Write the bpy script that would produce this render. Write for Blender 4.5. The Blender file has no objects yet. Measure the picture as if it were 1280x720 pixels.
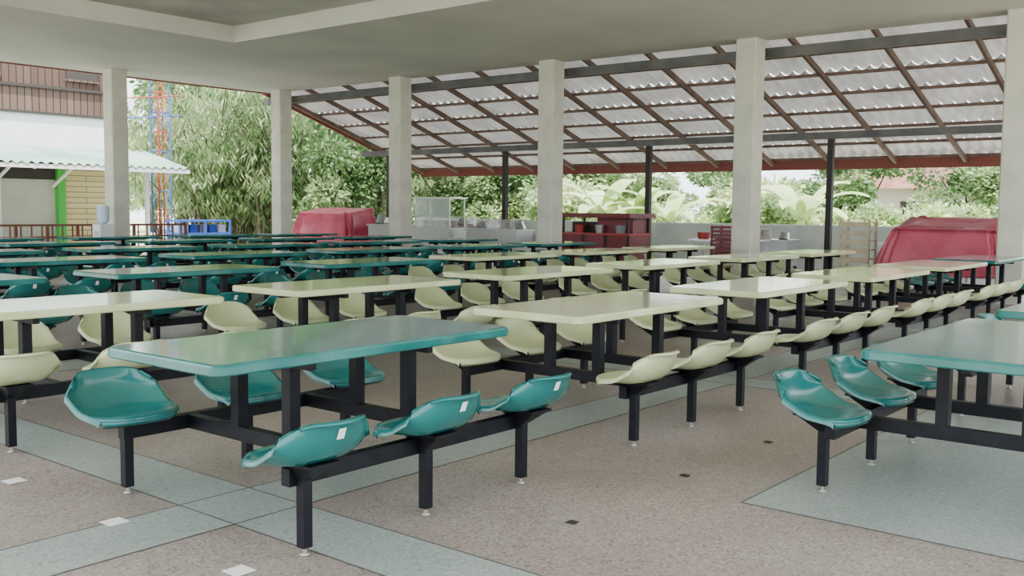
import bpy, math, random
from mathutils import Vector, Matrix, noise
random.seed(7)
R=random.random
def ru(a,b): return a+(b-a)*random.random()

# ---------------------------------------------------------------- materials
def mat(name, col, rough=0.5, metal=0.0, noise_scale=None, col2=None, bump=0.0, bump_scale=60, coat=0.0, detail=4, contrast=(0.35,0.65), spec=0.5, transl=0.0):
    m=bpy.data.materials.new(name); m.use_nodes=True
    nt=m.node_tree; b=nt.nodes['Principled BSDF']; out=nt.nodes['Material Output']
    b.inputs['Base Color'].default_value=(*col,1); b.inputs['Roughness'].default_value=rough
    b.inputs['Metallic'].default_value=metal
    b.inputs['Specular IOR Level'].default_value=spec
    b.inputs['Coat Weight'].default_value=coat; b.inputs['Coat Roughness'].default_value=0.06
    tc=nt.nodes.new('ShaderNodeTexCoord')
    if noise_scale:
        n=nt.nodes.new('ShaderNodeTexNoise'); n.inputs['Scale'].default_value=noise_scale; n.inputs['Detail'].default_value=detail
        nt.links.new(tc.outputs['Object'],n.inputs['Vector'])
        r=nt.nodes.new('ShaderNodeValToRGB'); r.color_ramp.elements[0].position=contrast[0]; r.color_ramp.elements[1].position=contrast[1]
        r.color_ramp.elements[0].color=(*col,1); r.color_ramp.elements[1].color=(*(col2 or col),1)
        nt.links.new(n.outputs['Fac'],r.inputs['Fac']); nt.links.new(r.outputs['Color'],b.inputs['Base Color'])
    if bump:
        n2=nt.nodes.new('ShaderNodeTexNoise'); n2.inputs['Scale'].default_value=bump_scale
        nt.links.new(tc.outputs['Object'],n2.inputs['Vector'])
        bp=nt.nodes.new('ShaderNodeBump'); bp.inputs['Strength'].default_value=bump; bp.inputs['Distance'].default_value=0.01
        nt.links.new(n2.outputs['Fac'],bp.inputs['Height']); nt.links.new(bp.outputs['Normal'],b.inputs['Normal'])
    if transl:
        t=nt.nodes.new('ShaderNodeBsdfTranslucent'); mx=nt.nodes.new('ShaderNodeMixShader'); mx.inputs[0].default_value=transl
        src=b.inputs['Base Color'].links[0].from_socket if b.inputs['Base Color'].links else None
        if src: nt.links.new(src,t.inputs['Color'])
        else: t.inputs['Color'].default_value=(*col,1)
        nt.links.new(b.outputs[0],mx.inputs[1]); nt.links.new(t.outputs[0],mx.inputs[2]); nt.links.new(mx.outputs[0],out.inputs['Surface'])
    return m

def terrazzo(name, base, dark, light, blotch):
    m=bpy.data.materials.new(name); m.use_nodes=True; nt=m.node_tree; b=nt.nodes['Principled BSDF']
    tc=nt.nodes.new('ShaderNodeTexCoord')
    v=nt.nodes.new('ShaderNodeTexVoronoi'); v.inputs['Scale'].default_value=95
    nt.links.new(tc.outputs['Object'],v.inputs['Vector'])
    sep=nt.nodes.new('ShaderNodeSeparateColor'); nt.links.new(v.outputs['Color'],sep.inputs[0])
    r=nt.nodes.new('ShaderNodeValToRGB'); r.color_ramp.interpolation='LINEAR'
    e=r.color_ramp.elements; e[0].position=0; e[0].color=(*dark,1); e[1].position=1; e[1].color=(*light,1)
    a=e.new(.25); a.color=(*base,1); a=e.new(.75); a.color=(*base,1)
    nt.links.new(sep.outputs[0],r.inputs['Fac'])
    n=nt.nodes.new('ShaderNodeTexNoise'); n.inputs['Scale'].default_value=0.9; n.inputs['Detail'].default_value=7
    nt.links.new(tc.outputs['Object'],n.inputs['Vector'])
    r2=nt.nodes.new('ShaderNodeValToRGB'); r2.color_ramp.elements[0].position=.35; r2.color_ramp.elements[1].position=.7
    r2.color_ramp.elements[0].color=(*blotch,1); r2.color_ramp.elements[1].color=(1,1,1,1)
    nt.links.new(n.outputs['Fac'],r2.inputs['Fac'])
    mx=nt.nodes.new('ShaderNodeMix'); mx.data_type='RGBA'; mx.blend_type='MULTIPLY'; mx.inputs['Factor'].default_value=1
    nt.links.new(r.outputs['Color'],mx.inputs['A']); nt.links.new(r2.outputs['Color'],mx.inputs['B'])
    nt.links.new(mx.outputs['Result'],b.inputs['Base Color'])
    rr=nt.nodes.new('ShaderNodeMapRange'); rr.inputs['To Min'].default_value=.30; rr.inputs['To Max'].default_value=.5
    nt.links.new(n.outputs['Fac'],rr.inputs['Value']); nt.links.new(rr.outputs['Result'],b.inputs['Roughness'])
    return m

def planks(name, c1, c2, gap, sx, sz, horizontal=False, rough=.8):
    m=bpy.data.materials.new(name); m.use_nodes=True; nt=m.node_tree; b=nt.nodes['Principled BSDF']
    tc=nt.nodes.new('ShaderNodeTexCoord')
    sw=nt.nodes.new('ShaderNodeSeparateXYZ'); cb=nt.nodes.new('ShaderNodeCombineXYZ')
    nt.links.new(tc.outputs['Object'],sw.inputs[0])
    if horizontal:
        nt.links.new(sw.outputs['X'],cb.inputs['X']); nt.links.new(sw.outputs['Z'],cb.inputs['Y'])
    else:
        nt.links.new(sw.outputs['Z'],cb.inputs['X']); nt.links.new(sw.outputs['X'],cb.inputs['Y'])
    br=nt.nodes.new('ShaderNodeTexBrick'); br.inputs['Scale'].default_value=1
    br.inputs['Brick Width'].default_value=sx; br.inputs['Row Height'].default_value=sz
    br.inputs['Mortar Size'].default_value=.015; br.inputs['Color1'].default_value=(*c1,1); br.inputs['Color2'].default_value=(*c2,1); br.inputs['Mortar'].default_value=(*gap,1)
    nt.links.new(cb.outputs[0],br.inputs['Vector'])
    nt.links.new(br.outputs['Color'],b.inputs['Base Color']); b.inputs['Roughness'].default_value=rough
    return m

M_teal=mat('teal_fibreglass',(0.009,0.120,0.115),.12,noise_scale=2.6,col2=(0.040,0.200,0.185),coat=.3,bump=.13,bump_scale=6,detail=8,contrast=(.42,.75))  # lighter mottling paints broken reflections and scuffs into the teal
M_cream=mat('cream_green_fibreglass',(0.49,0.53,0.29),.12,noise_scale=2.6,col2=(0.62,0.65,0.41),coat=.3,bump=.13,bump_scale=6,detail=8,contrast=(.4,.7))  # cream top, same reflection and scuff mottling put into the colour
M_tealc=mat('teal_plastic',(0.004,0.118,0.116),.22,noise_scale=4,col2=(0.008,0.150,0.145),coat=.3)
M_creamc=mat('cream_green_plastic',(0.44,0.50,0.27),.3,noise_scale=4,col2=(0.52,0.57,0.33),coat=.2)
M_black=mat('black_painted_steel',(0.003,0.0035,0.006),.45,noise_scale=8,col2=(0.007,0.008,0.012),spec=.22)
M_foot=mat('galvanised_foot',(0.35,0.33,0.3),.5,.6)
M_label=mat('white_label',(0.75,0.77,0.75),.6)
M_floor=terrazzo('pink_terrazzo',(0.325,0.285,0.255),(0.185,0.155,0.135),(0.44,0.40,0.37),(0.74,0.72,0.71))
M_band=terrazzo('green_terrazzo',(0.320,0.365,0.340),(0.21,0.255,0.235),(0.42,0.465,0.44),(0.80,0.82,0.83))
M_div=mat('divider_strip',(0.09,0.09,0.085),.5)
M_ceil=mat('painted_concrete_ceiling',(0.51,0.51,0.46),.85,noise_scale=.5,col2=(0.61,0.60,0.54),bump=.2,bump_scale=14)
M_ceil2=mat('recess_slab_concrete',(0.42,0.42,0.38),.9,noise_scale=1.2,col2=(0.52,0.52,0.47),bump=.2,bump_scale=20)  # slightly darker tone for the upper slab above the recess
M_col=mat('painted_concrete_column',(0.52,0.52,0.44),.8,noise_scale=2.2,col2=(0.64,0.63,0.54),bump=.15,bump_scale=20)
M_fascia=mat('red_fascia',(0.20,0.05,0.035),.6)
M_steel=mat('grey_steel_beam',(0.07,0.07,0.075),.5,.2,noise_scale=2,col2=(0.13,0.125,0.12))
M_brown=mat('brown_steel_rafter',(0.10,0.06,0.045),.6,noise_scale=3,col2=(0.16,0.10,0.075))
M_post=mat('dark_post',(0.018,0.015,0.014),.6)
M_sheet=mat('roof_sheet',(0.47,0.46,0.455),.45,noise_scale=1.4,col2=(0.66,0.65,0.63),transl=.07)
M_green_roof=mat('green_roof_sheet',(0.14,0.26,0.21),.6,noise_scale=.8,col2=(0.27,0.38,0.33))
M_white=mat('white_wall_paint',(0.68,0.70,0.72),.8,noise_scale=1,col2=(0.77,0.79,0.80))
M_greywall=mat('grey_panel',(0.42,0.42,0.38),.7,noise_scale=1,col2=(0.5,0.5,0.45))
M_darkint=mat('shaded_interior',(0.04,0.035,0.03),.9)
M_wood=planks('weathered_boards',(0.060,0.030,0.020),(0.115,0.070,0.048),(0.014,0.01,0.008),30,.2)
M_wood2=planks('weathered_boards_light',(0.090,0.052,0.036),(0.14,0.092,0.068),(0.014,0.01,0.008),30,.2)
M_yellow=planks('yellow_clapboard',(0.62,0.50,0.27),(0.68,0.56,0.33),(0.30,0.22,0.11),5,.16,True)
M_brightgreen=mat('green_paint',(0.06,0.42,0.06),.5)
M_lowwall=mat('low_wall_paint',(0.46,0.56,0.50),.8,noise_scale=1.2,col2=(0.62,0.68,0.60))
M_ground=mat('outside_ground',(0.46,0.44,0.38),.95,noise_scale=.3,col2=(0.38,0.40,0.26))
M_red=mat('red_tarpaulin',(0.36,0.028,0.07),.38,noise_scale=2,col2=(0.50,0.075,0.12),bump=.8,bump_scale=5)
M_reddark=mat('dark_red_panel',(0.13,0.014,0.018),.5,noise_scale=2,col2=(0.20,0.022,0.03),bump=.5,bump_scale=5)
M_redpaint=mat('red_paint',(0.36,0.04,0.03),.5)
M_railing=mat('red_brown_paint',(0.16,0.05,0.035),.6)
M_blue=mat('blue_paint',(0.03,0.10,0.42),.45)
M_steelL=mat('stainless_steel',(0.50,0.51,0.51),.3,.85)
M_glass=mat('display_glass',(0.75,0.82,0.82),.08,0,spec=.6)
M_glass.node_tree.nodes['Principled BSDF'].inputs['Alpha'].default_value=.35
M_bottle=mat('water_bottle',(0.45,0.62,0.75),.1)
M_lightwood=mat('pale_wood',(0.50,0.41,0.27),.7,noise_scale=5,col2=(0.60,0.50,0.35))
M_rubber=mat('rubber',(0.02,0.02,0.02),.8)
M_food=mat('cloth_bundle',(0.50,0.46,0.42),.8,noise_scale=6,col2=(0.26,0.22,0.22))
M_grey=mat('grey_plastic',(0.22,0.23,0.24),.5)
M_rooftile=mat('brown_roof_tile',(0.16,0.07,0.05),.8,noise_scale=3,col2=(0.24,0.12,0.09))
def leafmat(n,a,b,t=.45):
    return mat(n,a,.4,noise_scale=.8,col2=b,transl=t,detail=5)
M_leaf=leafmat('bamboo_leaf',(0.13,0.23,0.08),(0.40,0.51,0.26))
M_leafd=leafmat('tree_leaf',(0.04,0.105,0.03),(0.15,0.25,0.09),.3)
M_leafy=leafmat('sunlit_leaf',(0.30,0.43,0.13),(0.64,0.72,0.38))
M_ban=leafmat('banana_leaf',(0.40,0.54,0.22),(0.62,0.72,0.42))
M_culm=mat('bamboo_culm',(0.06,0.055,0.03),.6,noise_scale=3,col2=(0.13,0.12,0.07))
M_trunk=mat('tree_bark',(0.05,0.04,0.03),.9,noise_scale=6,col2=(0.10,0.08,0.06))

# ---------------------------------------------------------------- mesh builder
class MB:
    def __init__(s): s.v=[]; s.f=[]; s.m=[]; s.mats=[]; s.sm=[]
    def mi(s,m):
        if m not in s.mats: s.mats.append(m)
        return s.mats.index(m)
    def add(s,vs,fs,m,smooth=False):
        o=len(s.v); s.v+= [tuple(p) for p in vs]; i=s.mi(m)
        for f in fs: s.f.append(tuple(o+k for k in f)); s.m.append(i); s.sm.append(smooth)
    def box(s,a,b,m):
        x0,y0,z0=a; x1,y1,z1=b
        s.add([(x0,y0,z0),(x1,y0,z0),(x1,y1,z0),(x0,y1,z0),(x0,y0,z1),(x1,y0,z1),(x1,y1,z1),(x0,y1,z1)],
              [(0,3,2,1),(4,5,6,7),(0,1,5,4),(1,2,6,5),(2,3,7,6),(3,0,4,7)],m)
    def taper(s,c0,h0,z0,c1,h1,z1,m):
        vs=[(c0[0]+sx*h0[0],c0[1]+sy*h0[1],z0) for sx,sy in((-1,-1),(1,-1),(1,1),(-1,1))]+[(c1[0]+sx*h1[0],c1[1]+sy*h1[1],z1) for sx,sy in((-1,-1),(1,-1),(1,1),(-1,1))]
        s.add(vs,[(0,3,2,1),(4,5,6,7),(0,1,5,4),(1,2,6,5),(2,3,7,6),(3,0,4,7)],m)
    def bar(s,p,q,w,h,m,up=(0,0,1)):
        p=Vector(p);q=Vector(q);d=(q-p).normalized();u=Vector(up)
        if abs(d.dot(u))>.98:u=Vector((1,0,0))
        r=d.cross(u).normalized();u=r.cross(d).normalized()
        vs=[]
        for c in(p,q):
            for a,b in((-1,-1),(1,-1),(1,1),(-1,1)): vs.append(c+r*a*w/2+u*b*h/2)
        s.add(vs,[(0,3,2,1),(4,5,6,7),(0,1,5,4),(1,2,6,5),(2,3,7,6),(3,0,4,7)],m)
    def cyl(s,p,q,r0,r1,m,n=8,cap=True):
        p=Vector(p);q=Vector(q);d=(q-p).normalized();u=Vector((0,0,1))
        if abs(d.dot(u))>.98:u=Vector((1,0,0))
        a=d.cross(u).normalized();b=a.cross(d)
        vs=[]
        for c,r in((p,r0),(q,r1)):
            for k in range(n):
                t=2*math.pi*k/n; vs.append(c+a*r*math.cos(t)+b*r*math.sin(t))
        s.add(vs,[(k,(k+1)%n,n+(k+1)%n,n+k) for k in range(n)],m,True)
        if cap: s.add(vs,[tuple(range(n)),tuple(range(2*n-1,n-1,-1))],m)
    def mesh(s,name):
        me=bpy.data.meshes.new(name); me.from_pydata(s.v,[],s.f)
        for m in s.mats: me.materials.append(m)
        me.polygons.foreach_set('material_index',s.m); me.polygons.foreach_set('use_smooth',s.sm); me.update()
        return me
    def obj(s,name,loc=(0,0,0),rot=0):
        return put(s.mesh(name),name,loc,rot)
def put(me,name,loc=(0,0,0),rot=0,scale=(1,1,1),parent=None):
    o=bpy.data.objects.new(name,me); bpy.context.scene.collection.objects.link(o)
    o.location=loc; o.rotation_euler=(0,0,rot); o.scale=scale
    if parent: o.parent=parent
    return o

# ---------------------------------------------------------------- floor
U0=16.6; S=4.43; ZC=4.42
colV=[3.62+S*k for k in range(5)]       # 3.62 .. 21.34
b=MB(); b.box((-3,-4,-.15),(24.2,24.2,0),M_floor); b.obj('floor')
b=MB(); b.box((-60,-60,-.35),(110,110,-.16),M_ground); b.obj('ground')
b=MB(); T=.002
bandU=[2.69,7.33,11.96,16.6]; bandV=[3.77-S]+[3.77+S*k for k in range(5)]
for v in bandV: b.box((-2.9,v-.21,0.0005),(23.2,v+.21,T),M_band)
ed=[-3.9]+[x for v in bandV for x in(v-.21,v+.21)]+[24]
for u in bandU:
    for i in range(0,len(ed)-1,2): b.box((u-.19,ed[i],0.0005),(u+.19,ed[i+1],T),M_band)
b.box((4.24,-.45,0.0005),(7.13,2.04,T),M_band)
b.obj('terrazzo_band')
b=MB()
w=.004
for v in bandV:
    for e in(v-.21,v+.21): b.box((-2.9,e-w,T),(23.2,e+w,T+.001),M_div)
for u in bandU:
    for e in(u-.19,u+.19): b.box((e-w,-3.9,T),(e+w,24,T+.001),M_div)
b.box((4.24-w,-.45,T),(4.24+w,2.04,T+.001),M_div); b.box((4.24,2.04-w,T),(7.13,2.04+w,T+.001),M_div)
b.obj('floor_divider_strip')
cam_h=1.366; F=1240.; P=math.radians(4.52); AZ=math.radians(39.07)
def g(x,y,z=0):
    d=(y-360)/F; dn=math.sin(P)+d*math.cos(P); fw=math.cos(P)-d*math.sin(P); k=(cam_h-z)/dn
    D=k*fw; L=k*(x-640)/F
    return (math.cos(AZ)*D+math.sin(AZ)*L, math.sin(AZ)*D-math.cos(AZ)*L)
for (x,y,m,s_) in[(20,608,M_label,.045),(146,658,M_label,.045),(302,718,M_label,.045),(718,653,M_rubber,.022),(858,593,M_rubber,.022),(962,550,M_rubber,.022)]:
    u,v=g(x,y); b=MB(); b.box((-s_,-s_,0),(s_,s_,.002),m); b.obj('floor_tile_marker',(u,v,.0035))

# ---------------------------------------------------------------- ceiling
b=MB(); x0,y0,x1,y1=-1.0,-1.5,16.85,22.1; hx0,hx1,hy0,hy1=3.5,11.3,7.0,15.9; t=.30
b.box((x0,y0,ZC),(hx0,y1,ZC+t),M_ceil); b.box((hx1,y0,ZC),(x1,y1,ZC+t),M_ceil)
b.box((hx0,y0,ZC),(hx1,hy0,ZC+t),M_ceil); b.box((hx0,hy1,ZC),(hx1,y1,ZC+t),M_ceil)
b.box((x0,y0,ZC+t),(x1,y1,ZC+t+.15),M_ceil2)
b.obj('ceiling')
b=MB(); b.box((x0,y1,ZC-.03),(x1,y1+.05,ZC+.5),M_fascia); b.obj('trim_fascia')
def column(u,v):
    b=MB(); h=.195; c=.02; pts=[(-h+c,-h),(h-c,-h),(h,-h+c),(h,h-c),(h-c,h),(-h+c,h),(-h,h-c),(-h,-h+c)]
    vs=[(p[0],p[1],z) for z in(0,ZC) for p in pts]
    b.add(vs,[(k,(k+1)%8,8+(k+1)%8,8+k) for k in range(8)],M_col)
    b.obj('column',(u,v,0.003))
for v in colV: column(U0,v)
column(11.96,colV[-1]); column(7.3,colV[-1])

# ---------------------------------------------------------------- lean-to roof
ze,ue=2.50,22.9; ut=16.9; zt=4.46; sl=(zt-ze)/(ue-ut)
def rz(u): return zt-(u-ut)*sl
VA,VB=-6.,22.5
b=MB()
step=.05; nv=int((VB-VA)/step); rows=[ut+ (ue+.15-ut)*k/7 for k in range(8)]
for r in range(7):
    ua,ub=rows[r],rows[r+1]+.08
    vs=[]
    for k in range(nv+1):
        v=VA+(VB-VA)*k/nv; q=k%5; w_=(0,0,.03,.075,.03)[q]
        vs.append((ua,v,rz(ua)+.145+w_)); vs.append((ub,v,rz(ub)+.185+w_))
    b.add(vs,[(2*k,2*k+1,2*k+3,2*k+2) for k in range(nv)],M_sheet,False)
b.obj('lean_to_roof')
b=MB()
v=VA+.2
while v<VB:
    b.bar((ut,v,rz(ut)+.03),(ue,v,rz(ue)+.03),.06,.11,M_brown); v+=S/3
for k in range(8):
    u=ut+.1+(ue-ut-.15)*k/7
    b.bar((u,VA,rz(u)+.112),(u,VB,rz(u)+.112),.055,.06,M_brown)
b.bar((ut,VB,rz(ut)+.06),(ue+.1,VB,rz(ue)+.06),.04,.2,M_fascia)
b.box((ue+.1,VA,ze-.12),(ue+.14,VB,ze+.12),M_fascia)
b.bar((17.0,VA,4.22),(17.0,VB,4.22),.12,.17,M_steel)
b.bar((20.5,VA,2.98),(20.5,VB,2.98),.12,.15,M_steel)
b.obj('roof_frame')
for k in range(-1,5):
    v=colV[0]+S*k
    b=MB(); b.box((-.06,-.06,0),(.06,.06,2.905),M_post); b.box((-.12,-.12,0),(.12,.12,.02),M_post); b.obj('roof_post',(20.5,v,.003))

# ---------------------------------------------------------------- table
def rounded_top(b,lx,ly,m):
    rings=[]
    def ring(ins,z,rc):
        pts=[]
        for cx,cy,a0 in((1,1,0),(-1,1,90),(-1,-1,180),(1,-1,270)):
            for k in range(5):
                a=math.radians(a0+k*22.5); pts.append((cx*(lx-ins-rc)+rc*math.cos(a),cy*(ly-ins-rc)+rc*math.sin(a),z))
        return pts
    for ins,z in((.03,.715),(.03,.702),(.006,.702),(0,.708),(0,.738),(.004,.746),(.012,.750)): rings.append(ring(ins,z,.05))
    vs=[p for r in rings for p in r]; n=20; fs=[]
    for i in range(len(rings)-1):
        for k in range(n): fs.append((i*n+k,i*n+(k+1)%n,(i+1)*n+(k+1)%n,(i+1)*n+k))
    b.add(vs,fs,m,False)
    b.add(rings[-1],[tuple(range(n))],m); b.add(rings[0],[tuple(range(n-1,-1,-1))],m)
def table_top(m):
    b=MB(); rounded_top(b,.905,.42,m); return b.mesh('tabletop')
def table_frame():
    b=MB()
    for s in(-1,1):
        b.box((-.725,s*.607-.025,.275),(.725,s*.607+.025,.345),M_black)
        b.box((s*.365-.025,-.582,.277),(s*.365+.025,.582,.343),M_black)
        b.box((s*.365-.02,-.34,.66),(s*.365+.02,.34,.700),M_black)
        for q in(-1,1): b.box((s*.365-.029,q*.19-.029,.343),(s*.365+.029,q*.19+.029,.66),M_black)
    b.box((-.75,-.02,.665),(.75,.02,.698),M_black)
    return b.mesh('frame')
TT={'t':table_top(M_teal),'c':table_top(M_cream)}; TF=table_frame()

# ---------------------------------------------------------------- chair
prof=[(.198,-.034),(.206,-.014),(.194,-.002),(.155,-.005),(.09,-.012),(.02,-.018),(-.05,-.017),(-.11,-.007),(-.155,.020),(-.187,.062),(-.207,.108),(-.221,.150),(-.235,.162),(-.247,.150)]
halfw=[.178,.190,.199,.208,.216,.221,.225,.228,.229,.230,.226,.214,.202,.200]
FR=[1,1,1,.72,.38,.14,0,0,0,0,0,0,0,0]
def chair_pt(u,i):
    y,z=prof[i]; w=halfw[i]; n=len(prof)-1; tt=i/n
    x=w*u; a=abs(u)
    side=max(0,(a-.45)/.55)
    lift=.060*side**2*(min(1,max(0,(i-3)/4.5)))*(1 if i<7 else max(.0,1-(i-7)/3.5))
    y2=y+(.135*a**2.4)*max(0,(tt-.38)/.62)**.8-.075*(a**3.2)*FR[i]
    z2=z+lift-((.052*max(0,(a-.5)/.5)**2.2)*min(1,(i-8)/3.) if i>=9 else 0)-(.010*a**3 if i<3 else 0)
    return Vector((x,y2,z2))
def chair_mesh(m,label):
    b=MB(); n=len(prof); us=[-1,-.96,-.89,-.78,-.62,-.45,-.23,0,.23,.45,.62,.78,.89,.96,1]; c=len(us)
    P=[[chair_pt(u,i) for u in us] for i in range(n)]
    th=.013; zoff=.41
    top=[P[i][j]+Vector((0,0,zoff)) for i in range(n) for j in range(c)]
    def off(i,j):
        k=min(1,max(0,(i-5)/4)); return Vector((0,-k,-(1-k))).normalized()*th
    bot=[top[i*c+j]+off(i,j) for i in range(n) for j in range(c)]
    fs=[]
    for i in range(n-1):
        for j in range(c-1): fs.append((i*c+j,(i+1)*c+j,(i+1)*c+j+1,i*c+j+1))
    o=n*c
    fb=[tuple(o+k for k in reversed(f)) for f in fs]
    rim=[]
    for j in range(c-1): rim.append((j,j+1,o+j+1,o+j)); k=(n-1)*c; rim.append((k+j+1,k+j,o+k+j,o+k+j+1))
    for i in range(n-1):
        rim.append(((i+1)*c,i*c,o+i*c,o+(i+1)*c)); rim.append((i*c+c-1,(i+1)*c+c-1,o+(i+1)*c+c-1,o+i*c+c-1))
    b.add(top+bot,fs+fb+rim,m,True)
    for sgn in(0,c-1):
        sd=-1 if sgn==0 else 1; L=[top[i*c+sgn] for i in range(1,12)]
        vs=[]
        for k,p in enumerate(L):
            vs+= [p, p+Vector((sd*.010,-.002,-.006)), p+Vector((sd*.012,-.003,-.026))]
        fs2=[]
        for k in range(len(L)-1):
            a=3*k; fs2+=[(a,a+1,a+4,a+3),(a+1,a+2,a+5,a+4)]
        b.add(vs,fs2,m,True)
    if label:
        def q(u,t):
            i=int(t); f=t-i; p=chair_pt(u,i).lerp(chair_pt(u,i+1),f); return p+Vector((0,-th-.004,zoff))
        b.add([q(-.08,9.5),q(.08,9.5),q(.08,10.5),q(-.08,10.5)],[(0,3,2,1)],M_label)
    b.box((-.022,-.022,.03),(.022,.022,.30),M_black)
    b.taper((0,0),(.022,.022),.30,(0,-.01),(.06,.11),.372,M_black)
    b.box((-.075,-.13,.372),(.075,.11,.384),M_black)
    b.cyl((0,0,.004),(0,0,.03),.010,.010,M_foot); b.cyl((0,0,0),(0,0,.008),.022,.018,M_foot,10)
    me=b.mesh('canteen_chair'); return me
CH={'t':chair_mesh(M_tealc,True),'c':chair_mesh(M_creamc,False)}
def unit(u,v,ct,cc=None):
    cc=cc or ct
    e=bpy.data.objects.new('canteen_table',None); bpy.context.scene.collection.objects.link(e); e.location=(u,v,.003); e.empty_display_size=.2
    put(TT[ct],'tabletop',parent=e); put(TF,'frame',parent=e)
    for s in(-1,1):
        for k in(-1,0,1):
            put(CH[cc],'canteen_chair',(u+.012+k*.683,v+s*.655,.003),(0 if s<0 else math.pi)+ru(-.03,.03))
for r in range(0,8):
    V=3.687+2.52*(r-1)
    for k in range(0,6):
        U=3.125+2.42*k
        if k==5: U-=.15
        if r==0:
            if k>2 or k<1: continue
            unit(U-.2,V,'t'); continue
        D=math.cos(AZ)*(U+.9)+math.sin(AZ)*V; L=math.sin(AZ)*(U+.9)-math.cos(AZ)*V
        if L/D<-.56: continue
        c='t'
        if r==1: c='t' if k in(0,5) else 'c'
        if r==2: c='c'
        if r==3 and k>=3: c='c'
        unit(U,V,c)

# ---------------------------------------------------------------- low boundary wall
b=MB(); b.box((23.4,-8,-.16),(23.55,23.2,1.0),M_lowwall); b.box((23.36,-8,1.0),(23.59,23.2,1.06),M_lowwall)
for k in range(8): b.box((23.34,-6+k*4,-.16),(23.42,-5.8+k*4,1.0),M_lowwall)
b.obj('wall_low_boundary')

# ---------------------------------------------------------------- tarp covered carts
def tarp(name,u0,u1,v0,v1,zt_,zb,seed=0,m=None,slope=0.0,top=.86):
    m=m or M_red
    b=MB(); cu=(u0+u1)/2; cv=(v0+v1)/2; hu=(u1-u0)/2; hv=(v1-v0)/2
    n=160; rings=[]
    lev=[(.3,1.0),(.6,1.0),(top-.04,1.0),(top,.985),(top+.01,.95)]+[(top+.01+(1.04-top)*k/11,.90-.90*k/11) for k in range(12)]
    for (s,h) in lev:
        pts=[]
        for k in range(n):
            a=2*math.pi*(k+.5)/n; ca,sa=math.cos(a),math.sin(a)
            e=.10; x=math.copysign(abs(ca)**e,ca); y=math.copysign(abs(sa)**e,sa)
            fold=.06*noise.noise(Vector((x*3+seed,y*6,h*1.2)))+(.045*math.sin(a*11+seed+h*2)+.025*math.sin(a*31+seed))*(1-h)
            q=s+fold/ max(hu,.5)
            z=zb+(zt_-zb)*h
            if h>.9: z+=.05*noise.noise(Vector((x*s*3,y*s*5,seed)))+slope*x*s-.04*math.cos(y*s*4.2)
            if h<.01: z+=.10*noise.noise(Vector((x*3,y*5,seed+3)))
            pts.append((cu+hu*x*q,cv+hv*y*q,z))
        rings.append(pts)
    vs=[p for r in rings for p in r]; fs=[]
    for i in range(len(rings)-1):
        for k in range(n): fs.append((i*n+k,(i)*n+(k+1)%n,(i+1)*n+(k+1)%n,(i+1)*n+k))
    b.add(vs,fs,m,True)
    b.add(rings[0],[tuple(range(n))],m,True)
    for x in(u0+.25,u1-.25):
        for y in(v0+.25,v1-.25):
            b.box((x-.025,y-.025,.1),(x+.025,y+.025,zb+.2),M_steelL)
            b.cyl((x,y-.02,.08),(x,y+.02,.08),.08,.08,M_rubber,14)
    b.box((u0+.2,v0+.2,zb-.02),(u1-.2,v1-.2,zb+.05),M_post)
    b.obj(name,(0,0,.003))
tarp('tarp_covered_cart',18.1,19.5,4.10,6.15,1.17,.28,seed=1,slope=.13,top=.84)
tarp('tarp_covered_cart',18.2,19.3,20.4,22.9,1.27,.35,seed=4,slope=.08)
b=MB(); hu,hv=.45,.9
b.box((-hu,-hv,.12),(hu,hv,.82),M_reddark)
for y in(-hv,-.3,.3,hv): b.box((-hu-.02,y-.03,.12),(-hu,y+.03,.84),M_post)
b.box((-hu-.03,-hv-.03,.82),(hu+.03,hv+.03,.86),M_redpaint)
for x in(-hu+.03,hu-.03):
    for y in(-hv+.03,hv-.03): b.box((x-.02,y-.02,.86),(x+.02,y+.02,1.2),M_post); b.box((x-.03,y-.03,0),(x+.03,y+.03,.12),M_rubber)
b.box((-.2,-hv+.05,.86),(hu-.05,.1,1.2),M_reddark)
b.box((-.1,.15,.86),(hu-.05,hv-.05,1.1),M_darkint)
b.box((-hu-.08,-hv-.08,1.2),(hu+.08,hv+.08,1.30),M_reddark)
for k in range(3): b.cyl((-.30,-.6+k*.55,.86),(-.30,-.6+k*.55,1.04),.10,.12,[M_grey,M_steelL,M_redpaint][k],12)
b.obj('red_cabinet_stall',(18.8,12.55,.003))
# stack of red crates
b=MB()
for k in range(4):
    z=k*.27
    b.box((-.2,-.25,z),(.2,.25,z+.03),M_reddark)
    for q in(0,1,2):
        zz=z+.03+q*.08
        b.box((-.22,-.27,zz+.02),(.22,-.25,zz+.07),M_reddark); b.box((-.22,.25,zz+.02),(.22,.27,zz+.07),M_reddark)
        b.box((-.22,-.25,zz+.02),(-.20,.25,zz+.07),M_reddark); b.box((.20,-.25,zz+.02),(.22,.25,zz+.07),M_reddark)
    for x in(-.21,.21):
        for y in(-.26,.26): b.box((x-.02,y-.02,z),(x+.02,y+.02,z+.268),M_reddark)
b.obj('red_crate_stack',(18.4,9.3,.003))

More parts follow.
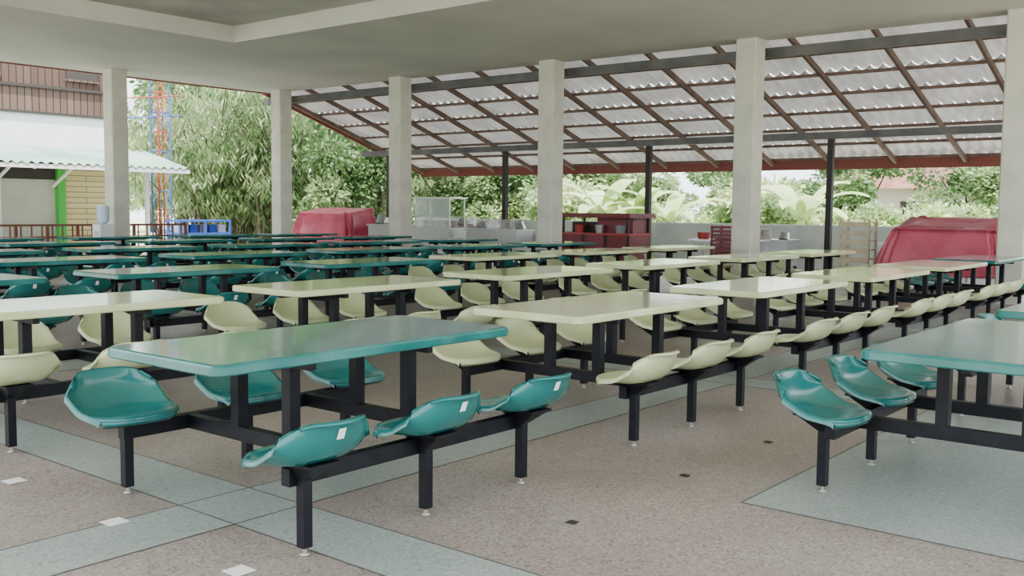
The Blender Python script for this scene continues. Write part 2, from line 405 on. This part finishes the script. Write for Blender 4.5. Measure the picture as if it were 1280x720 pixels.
def food_cart(u,v,lv,ztop,base=.85,roof=True,name='food_cart'):
    b=MB(); hu=.32; hv=lv/2
    b.box((-hu,-hv,.35),(hu,hv,base),M_steelL); b.box((-hu-.04,-hv-.04,base),(hu+.04,hv+.04,base+.04),M_steelL)
    for x in(-hu+.05,hu-.05):
        for y in(-hv+.05,hv-.05):
            b.box((x-.02,y-.02,.1),(x+.02,y+.02,.35),M_steelL); b.cyl((x,y-.02,.07),(x,y+.02,.07),.07,.07,M_rubber,12)
            if roof: b.box((x-.015,y-.015,base+.04),(x+.015,y+.015,ztop),M_steelL)
    if roof:
        b.box((-hu,-hv,ztop),(hu,hv,ztop+.04),M_steelL); b.box((-hu+.02,-hv+.06,base+.3),(hu-.06,hv-.06,base+.31),M_steelL)
        b.box((-hu+.04,-hv+.07,base+.04),(-hu+.045,hv-.07,ztop),M_glass)
        for k in range(5):
            y=-hv+.15+k*(lv-.3)/4; b.cyl((0,y,base+.04),(0,y,base+.22),.07,.08,M_food,10)
    else:
        for k in range(4):
            y=-hv+.2+k*(lv-.4)/3; b.cyl((ru(-.1,.1),y,base+.04),(0,y,base+ru(.12,.28)),.13,.11,[M_steelL,M_food,M_label,M_grey][k],14)
    b.obj(name,(u,v,.003))
food_cart(18.7,17.6,1.3,1.62)
food_cart(18.7,15.6,1.6,1.2,roof=False)
food_cart(18.8,19.4,1.3,1.1,base=.9,roof=False)
food_cart(21.6,10.2,1.8,1.2,base=.7,roof=False)
food_cart(21.7,18.9,1.6,1.35,roof=False)
b=MB()
for x in(-.2,.2):
    for y in(-.27,.27): b.box((x-.02,y-.02,0),(x+.02,y+.02,1.25),M_lightwood)
for z in(.15,.32,.49,.66,.83,1.0,1.17):
    for x in(-.16,-.05,.06,.17): b.box((x-.04,-.29,z),(x+.04,.29,z+.02),M_lightwood)
    b.box((-.235,-.29,z-.07),(-.2,.29,z+.02),M_lightwood)
b.obj('wooden_shelf_rack',(18.8,6.8,.003))
for (u,v) in((20.9,6.2),(19.6,9.9),(19.8,14.4)):
    b=MB(); b.box((-.35,-.8,.72),(.35,.8,.76),M_steelL)
    for x in(-.3,.3):
        for y in(-.75,.75): b.box((x-.02,y-.02,0),(x+.02,y+.02,.72),M_steelL)
    b.box((-.3,-.75,.2),(.3,.75,.22),M_steelL)
    for k in range(4): b.cyl((0,-.6+k*.4,.76),(0,-.6+k*.4,.76+ru(.06,.22)),.12,.14,[M_food,M_steelL,M_grey,M_redpaint][k],12)
    b.obj('prep_table',(u,v,.003))

b=MB(); b.box((-.16,-.17,0),(.16,.17,.95),M_white); b.box((-.165,-.1,.55),(-.155,.1,.8),M_greywall)
b.cyl((0,0,.95),(0,0,1.02),.06,.12,M_bottle,16); b.cyl((0,0,1.02),(0,0,1.34),.135,.135,M_bottle,16); b.cyl((0,0,1.34),(0,0,1.38),.135,.08,M_bottle,16)
b.obj('water_dispenser',(11.42,21.0,.003))

b=MB()
for z in(.35,.62,.9): b.bar((6,0,z),(14.6,0,z),.05,.05,M_railing)
u=6
while u<=14.7: b.box((u-.03,-.03,0),(u+.03,.03,.92),M_railing); u+=.72
for k in range(36): b.box((6.1+k*.24,-.012,.35),(6.13+k*.24,.012,.9),M_railing)
b.obj('red_railing',(0,22.8,.003))

b=MB()
for x in(-.8,0,.8):
    for y in(-.3,.3): b.box((x-.025,y-.025,0),(x+.025,y+.025,1.15),M_blue)
for z in(.3,.75,1.1): b.box((-.82,-.32,z),(.82,.32,z+.05),M_blue)
for k in range(5): b.box((-.7+k*.3,-.2,.8),(-.48+k*.3,.2,1.02),[M_label,M_blue,M_steelL,M_blue,M_label][k])
b.obj('blue_metal_rack',(16.1,24.4,-.157))

b=MB(); hh=5.4; w_=.2
cr=((-w_,-w_),(w_,-w_),(w_,w_),(-w_,w_))
for i,(x,y) in enumerate(cr): b.cyl((x,y,0),(x,y,hh),.025,.025,M_blue if i%2 else M_redpaint,8)
for k in range(9):
    z=.2+k*.6
    for i in range(4):
        a=cr[i]; c=cr[(i+1)%4]
        b.cyl((a[0],a[1],z),(c[0],c[1],z),.012,.012,M_blue if k%2 else M_redpaint,6)
        if k<8: b.cyl((a[0],a[1],z),(c[0],c[1],z+.6),.010,.010,M_redpaint if k%2 else M_blue,6)
b.cyl((-1.2,.4,4.75),(.6,-.2,4.95),.02,.02,M_redpaint,6)
b.cyl((-1.2,.4,4.15),(.6,-.2,4.35),.02,.02,M_blue,6)
b.obj('lattice_tower',(17.1,27.9,-.16))

# ---------------------------------------------------------------- neighbouring building
b=MB(); A,B=-4,15.9
b.box((A,28.0,2.9),(B,34,3.95),M_white)
b.box((A,27.95,3.95),(B,34,4.66),M_wood2)
b.box((A,27.98,4.66),(B,34,8.2),M_wood)
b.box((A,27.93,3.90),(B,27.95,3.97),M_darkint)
b.box((A,28.6,-.16),(14.1,34,2.9),M_greywall)
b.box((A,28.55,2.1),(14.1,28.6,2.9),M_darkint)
for k in range(12): b.box((A+k*1.5,28.56,-.16),(A+k*1.5+.06,28.6,2.1),M_white)
b.box((14.1,28.4,-.16),(14.32,28.6,2.9),M_brightgreen)
b.box((14.32,28.5,-.16),(15.75,34,2.9),M_yellow)
b.box((A,26.2,-.16),(16.0,28.5,-.12),M_lowwall)
for x in(4,8.5,15.8): b.box((x-.05,26.5,-.12),(x+.05,26.6,2.5),M_white)
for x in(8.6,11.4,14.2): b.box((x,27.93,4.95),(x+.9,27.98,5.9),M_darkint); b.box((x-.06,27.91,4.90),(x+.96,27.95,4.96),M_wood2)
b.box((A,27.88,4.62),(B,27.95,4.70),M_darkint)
for x in(12.2,13.9,15.6): b.bar((x,28.3,1.9),(x,26.9,2.52),.06,.06,M_white)
b.obj('neighbour_building')
b=MB(); A2,B2=-4,16.7; nv=int((B2-A2)/.05)
vs=[]
for k in range(nv+1):
    x=A2+(B2-A2)*k/nv; z=.035*math.sin(k*math.pi/2.5+.4)
    vs+=[(x,25.7,2.46+z),(x,28.0,3.02+z)]
b.add(vs,[(2*k,2*k+2,2*k+3,2*k+1) for k in range(nv)],M_green_roof,True)
b.box((A2,25.72,2.32),(B2,25.76,2.43),M_white)
for x in [A2+1+k*1.9 for k in range(11)]: b.bar((x,25.76,2.34),(x,28.0,2.9),.05,.09,M_white)
b.obj('green_awning_roof')

b=MB()
b.box((-4,-3,0),(4,3,2.6),M_greywall)
b.add([(-4.6,-3.6,2.5),(4.6,-3.6,2.5),(4.6,3.6,2.5),(-4.6,3.6,2.5),(-3,0,4.3),(3,0,4.3)],[(0,1,5,4),(1,2,5),(2,3,4,5),(3,0,4),(0,3,2,1)],M_rooftile)
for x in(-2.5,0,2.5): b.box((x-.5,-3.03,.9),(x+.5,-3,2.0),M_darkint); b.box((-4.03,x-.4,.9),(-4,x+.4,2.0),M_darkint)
house=b.mesh('distant_house')

# ---------------------------------------------------------------- vegetation
def leaf(b,p,d,L,W,m):
    d=d.normalized(); s=d.cross(Vector((R()-.5,R()-.5,R()-.5)))
    if s.length<1e-3: return
    s=s.normalized()*W
    b.add([p,p+d*L*.45+s,p+d*L,p+d*L*.45-s],[(0,1,2,3)],m)
def bamboo(seed,h=7.5,nc=30,m=M_leaf):
    random.seed(seed); b=MB()
    for c in range(nc):
        a=ru(0,6.283); r=ru(0,1.0); base=Vector((r*math.cos(a),r*math.sin(a),0)); H=h*ru(.45,1.08); lean=ru(.8,3.0); pts=[]
        for k in range(9):
            t=k/8; pts.append(base+Vector((math.cos(a)*lean*t**2.2,math.sin(a)*lean*t**2.2,H*(t-.22*t**4))))
        for k in range(8): b.cyl(pts[k],pts[k+1],.05*(1-k/9),.05*(1-(k+1)/9),M_culm,5,False)
        for _ in range(15):
            t=ru(.30,1); i=min(7,int(t*8)); p=pts[i].lerp(pts[i+1],t*8-i)
            q=p+Vector((random.gauss(0,.55),random.gauss(0,.55),random.gauss(-.05,.3)))
            b.cyl(p,q,.008,.004,M_culm,3,False)
            mm=m if R()<.75 else M_leafd
            for _ in range(17):
                w=q+Vector((random.gauss(0,.17),random.gauss(0,.17),random.gauss(-.08,.15)))
                if w.z>.4: leaf(b,w,Vector((R()-.5,R()-.5,-.35-R()*.5)),ru(.2,.38),ru(.02,.045),mm)
    return b.mesh('bamboo_clump')
BB=[bamboo(s) for s in(1,2,3)]
def tree(seed,m,h=6,r=2.4,n=9000,low=.25,ls=(.16,.32),lw=(.05,.1),nb=14,name='tree',m2=None):
    random.seed(seed); b=MB()
    b.cyl((0,0,0),(.1,0,h*.45),.16,.11,M_trunk,8,False)
    blobs=[]
    for k in range(nb):
        a=ru(0,6.283); q=ru(.2,1)*r*.75; c=Vector((q*math.cos(a),q*math.sin(a),h*ru(low,.9))); blobs.append((c,r*ru(.18,.42),(m2 if (m2 and R()<.4) else m)))
        b.cyl((.1,0,h*.35),c,.06,.02,M_trunk,5,False)
    for _ in range(n):
        c,rr,mm=random.choice(blobs); d=Vector((random.gauss(0,1),random.gauss(0,1),random.gauss(0,1))).normalized()
        leaf(b,c+d*rr*ru(.5,1.1),d+Vector((R()-.5,R()-.5,-.4)),ru(*ls),ru(*lw),mm)
    return b.mesh(name)
TR=[tree(11,M_leafd,n=6500,m2=M_leaf),tree(12,M_leafd,5,2.6,6500,m2=M_leaf)]
TM=[tree(31,M_leaf,6.5,2.8,5000),tree(32,M_leaf,5.5,2.4,4500)]
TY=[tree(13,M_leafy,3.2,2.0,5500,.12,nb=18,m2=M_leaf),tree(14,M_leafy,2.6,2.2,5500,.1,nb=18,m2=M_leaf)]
def banana(seed):
    random.seed(seed); b=MB(); b.cyl((0,0,0),(0,0,1.3),.14,.09,M_ban,10,False)
    for k in range(9):
        a=k*2.4+ru(-.2,.2); L=ru(1.6,2.3); up=ru(.8,1.5); d=Vector((math.cos(a),math.sin(a),0)); s=Vector((-math.sin(a),math.cos(a),0)); vs=[];n=12
        for i in range(n+1):
            t=i/n; p=Vector((0,0,1.25))+d*L*(t*.8)+Vector((0,0,up*1.6*t-1.5*t*t*.9)); w=.28*math.sin(math.pi*min(1,t*.93+.06))**.6
            vs+=[p-s*w+Vector((0,0,.06)),p,p+s*w+Vector((0,0,.06))]
        fs=[]
        for i in range(n):
            o=3*i; fs+=[(o,o+1,o+4,o+3),(o+1,o+2,o+5,o+4)]
        b.add(vs,fs,M_ban,True)
    return b.mesh('banana_plant')
BN=[banana(21),banana(22)]
random.seed(5)
def at(x,D):
    L=(x-640)/1244.*D
    return math.cos(AZ)*D+math.sin(AZ)*L, math.sin(AZ)*D-math.cos(AZ)*L
G=-.16
i=0
for (x,D) in[(262,35),(308,37.5),(350,35),(398,37),(446,38.5),(225,46),(275,45),(330,45),(385,44),(440,45),(520,46),(590,47)]:
    u,v=at(x,D); s=ru(.88,1.12); put(BB[i%3],'bamboo_clump',(u,v,G),ru(0,6),(s,s,s)); i+=1
for (x,D,s,mm) in[(415,32.5,.72,TR[1]),(475,34,.85,TR[0]),(325,41,1.1,TM[0])]:
    u,v=at(x,D); put(mm,'background_tree',(u,v,G),ru(0,6),(s,s,s)); i+=1
for x in range(190,720,66):
    u,v=at(x,56+ru(-2,3)); s=ru(1.2,1.7); put((TR+TM)[i%4],'background_tree',(u,v,G),ru(0,6),(s,s,s)); i+=1
for x in range(560,1400,88):
    u,v=at(x,52+ru(-2,3)); s=ru(.8,1.15); put((TR+TM+TR)[i%6],'background_tree',(u,v,G),ru(0,6),(s*1.2,s*1.2,s*.8)); i+=1
for (x,D) in((560,37),(640,36),(1075,35),(1215,34),(1290,36)):
    u,v=at(x,D); s=ru(.6,.75); put(TR[i%2],'background_tree',(u,v,G),ru(0,6),(s*1.2,s*1.2,s)); i+=1
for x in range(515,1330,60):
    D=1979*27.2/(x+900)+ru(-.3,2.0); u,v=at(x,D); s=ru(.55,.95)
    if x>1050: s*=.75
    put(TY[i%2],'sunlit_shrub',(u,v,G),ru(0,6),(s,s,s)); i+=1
for x in(752,795,835,1000):
    D=1979*25.3/(x+900); u,v=at(x,D); s=ru(.9,1.05); put(BN[i%2],'banana_plant',(u,v,G),ru(0,6),(s,s,s)); i+=1
u,v=at(1150,43); put(house,'distant_house',(u,v,G),.2)

# ---------------------------------------------------------------- light
w=bpy.data.worlds.new('World'); bpy.context.scene.world=w; w.use_nodes=True; nt=w.node_tree
bg=nt.nodes['Background']; bg.inputs['Color'].default_value=(.90,.95,1,1); bg.inputs['Strength'].default_value=4.6
sd=bpy.data.lights.new('sun','SUN'); sd.energy=19; sd.angle=math.radians(1.5); sd.color=(1,.96,.88)
so=bpy.data.objects.new('sun',sd); bpy.context.scene.collection.objects.link(so)
dirv=Vector((.30,.28,-1)); so.rotation_euler=dirv.to_track_quat('-Z','Y').to_euler(); so.location=(-10,-10,20)

# ---------------------------------------------------------------- camera
cd=bpy.data.cameras.new('camera'); cd.sensor_width=36; cd.lens=F/1280*36; cd.clip_end=300
co=bpy.data.objects.new('camera',cd); bpy.context.scene.collection.objects.link(co)
Rm=Matrix.Rotation(AZ-math.pi/2,4,'Z')@Matrix.Rotation(math.pi/2-P,4,'X')@Matrix.Rotation(math.radians(.55),4,'Z')
co.matrix_world=Matrix.Translation((0,0,cam_h))@Rm
bpy.context.scene.camera=co
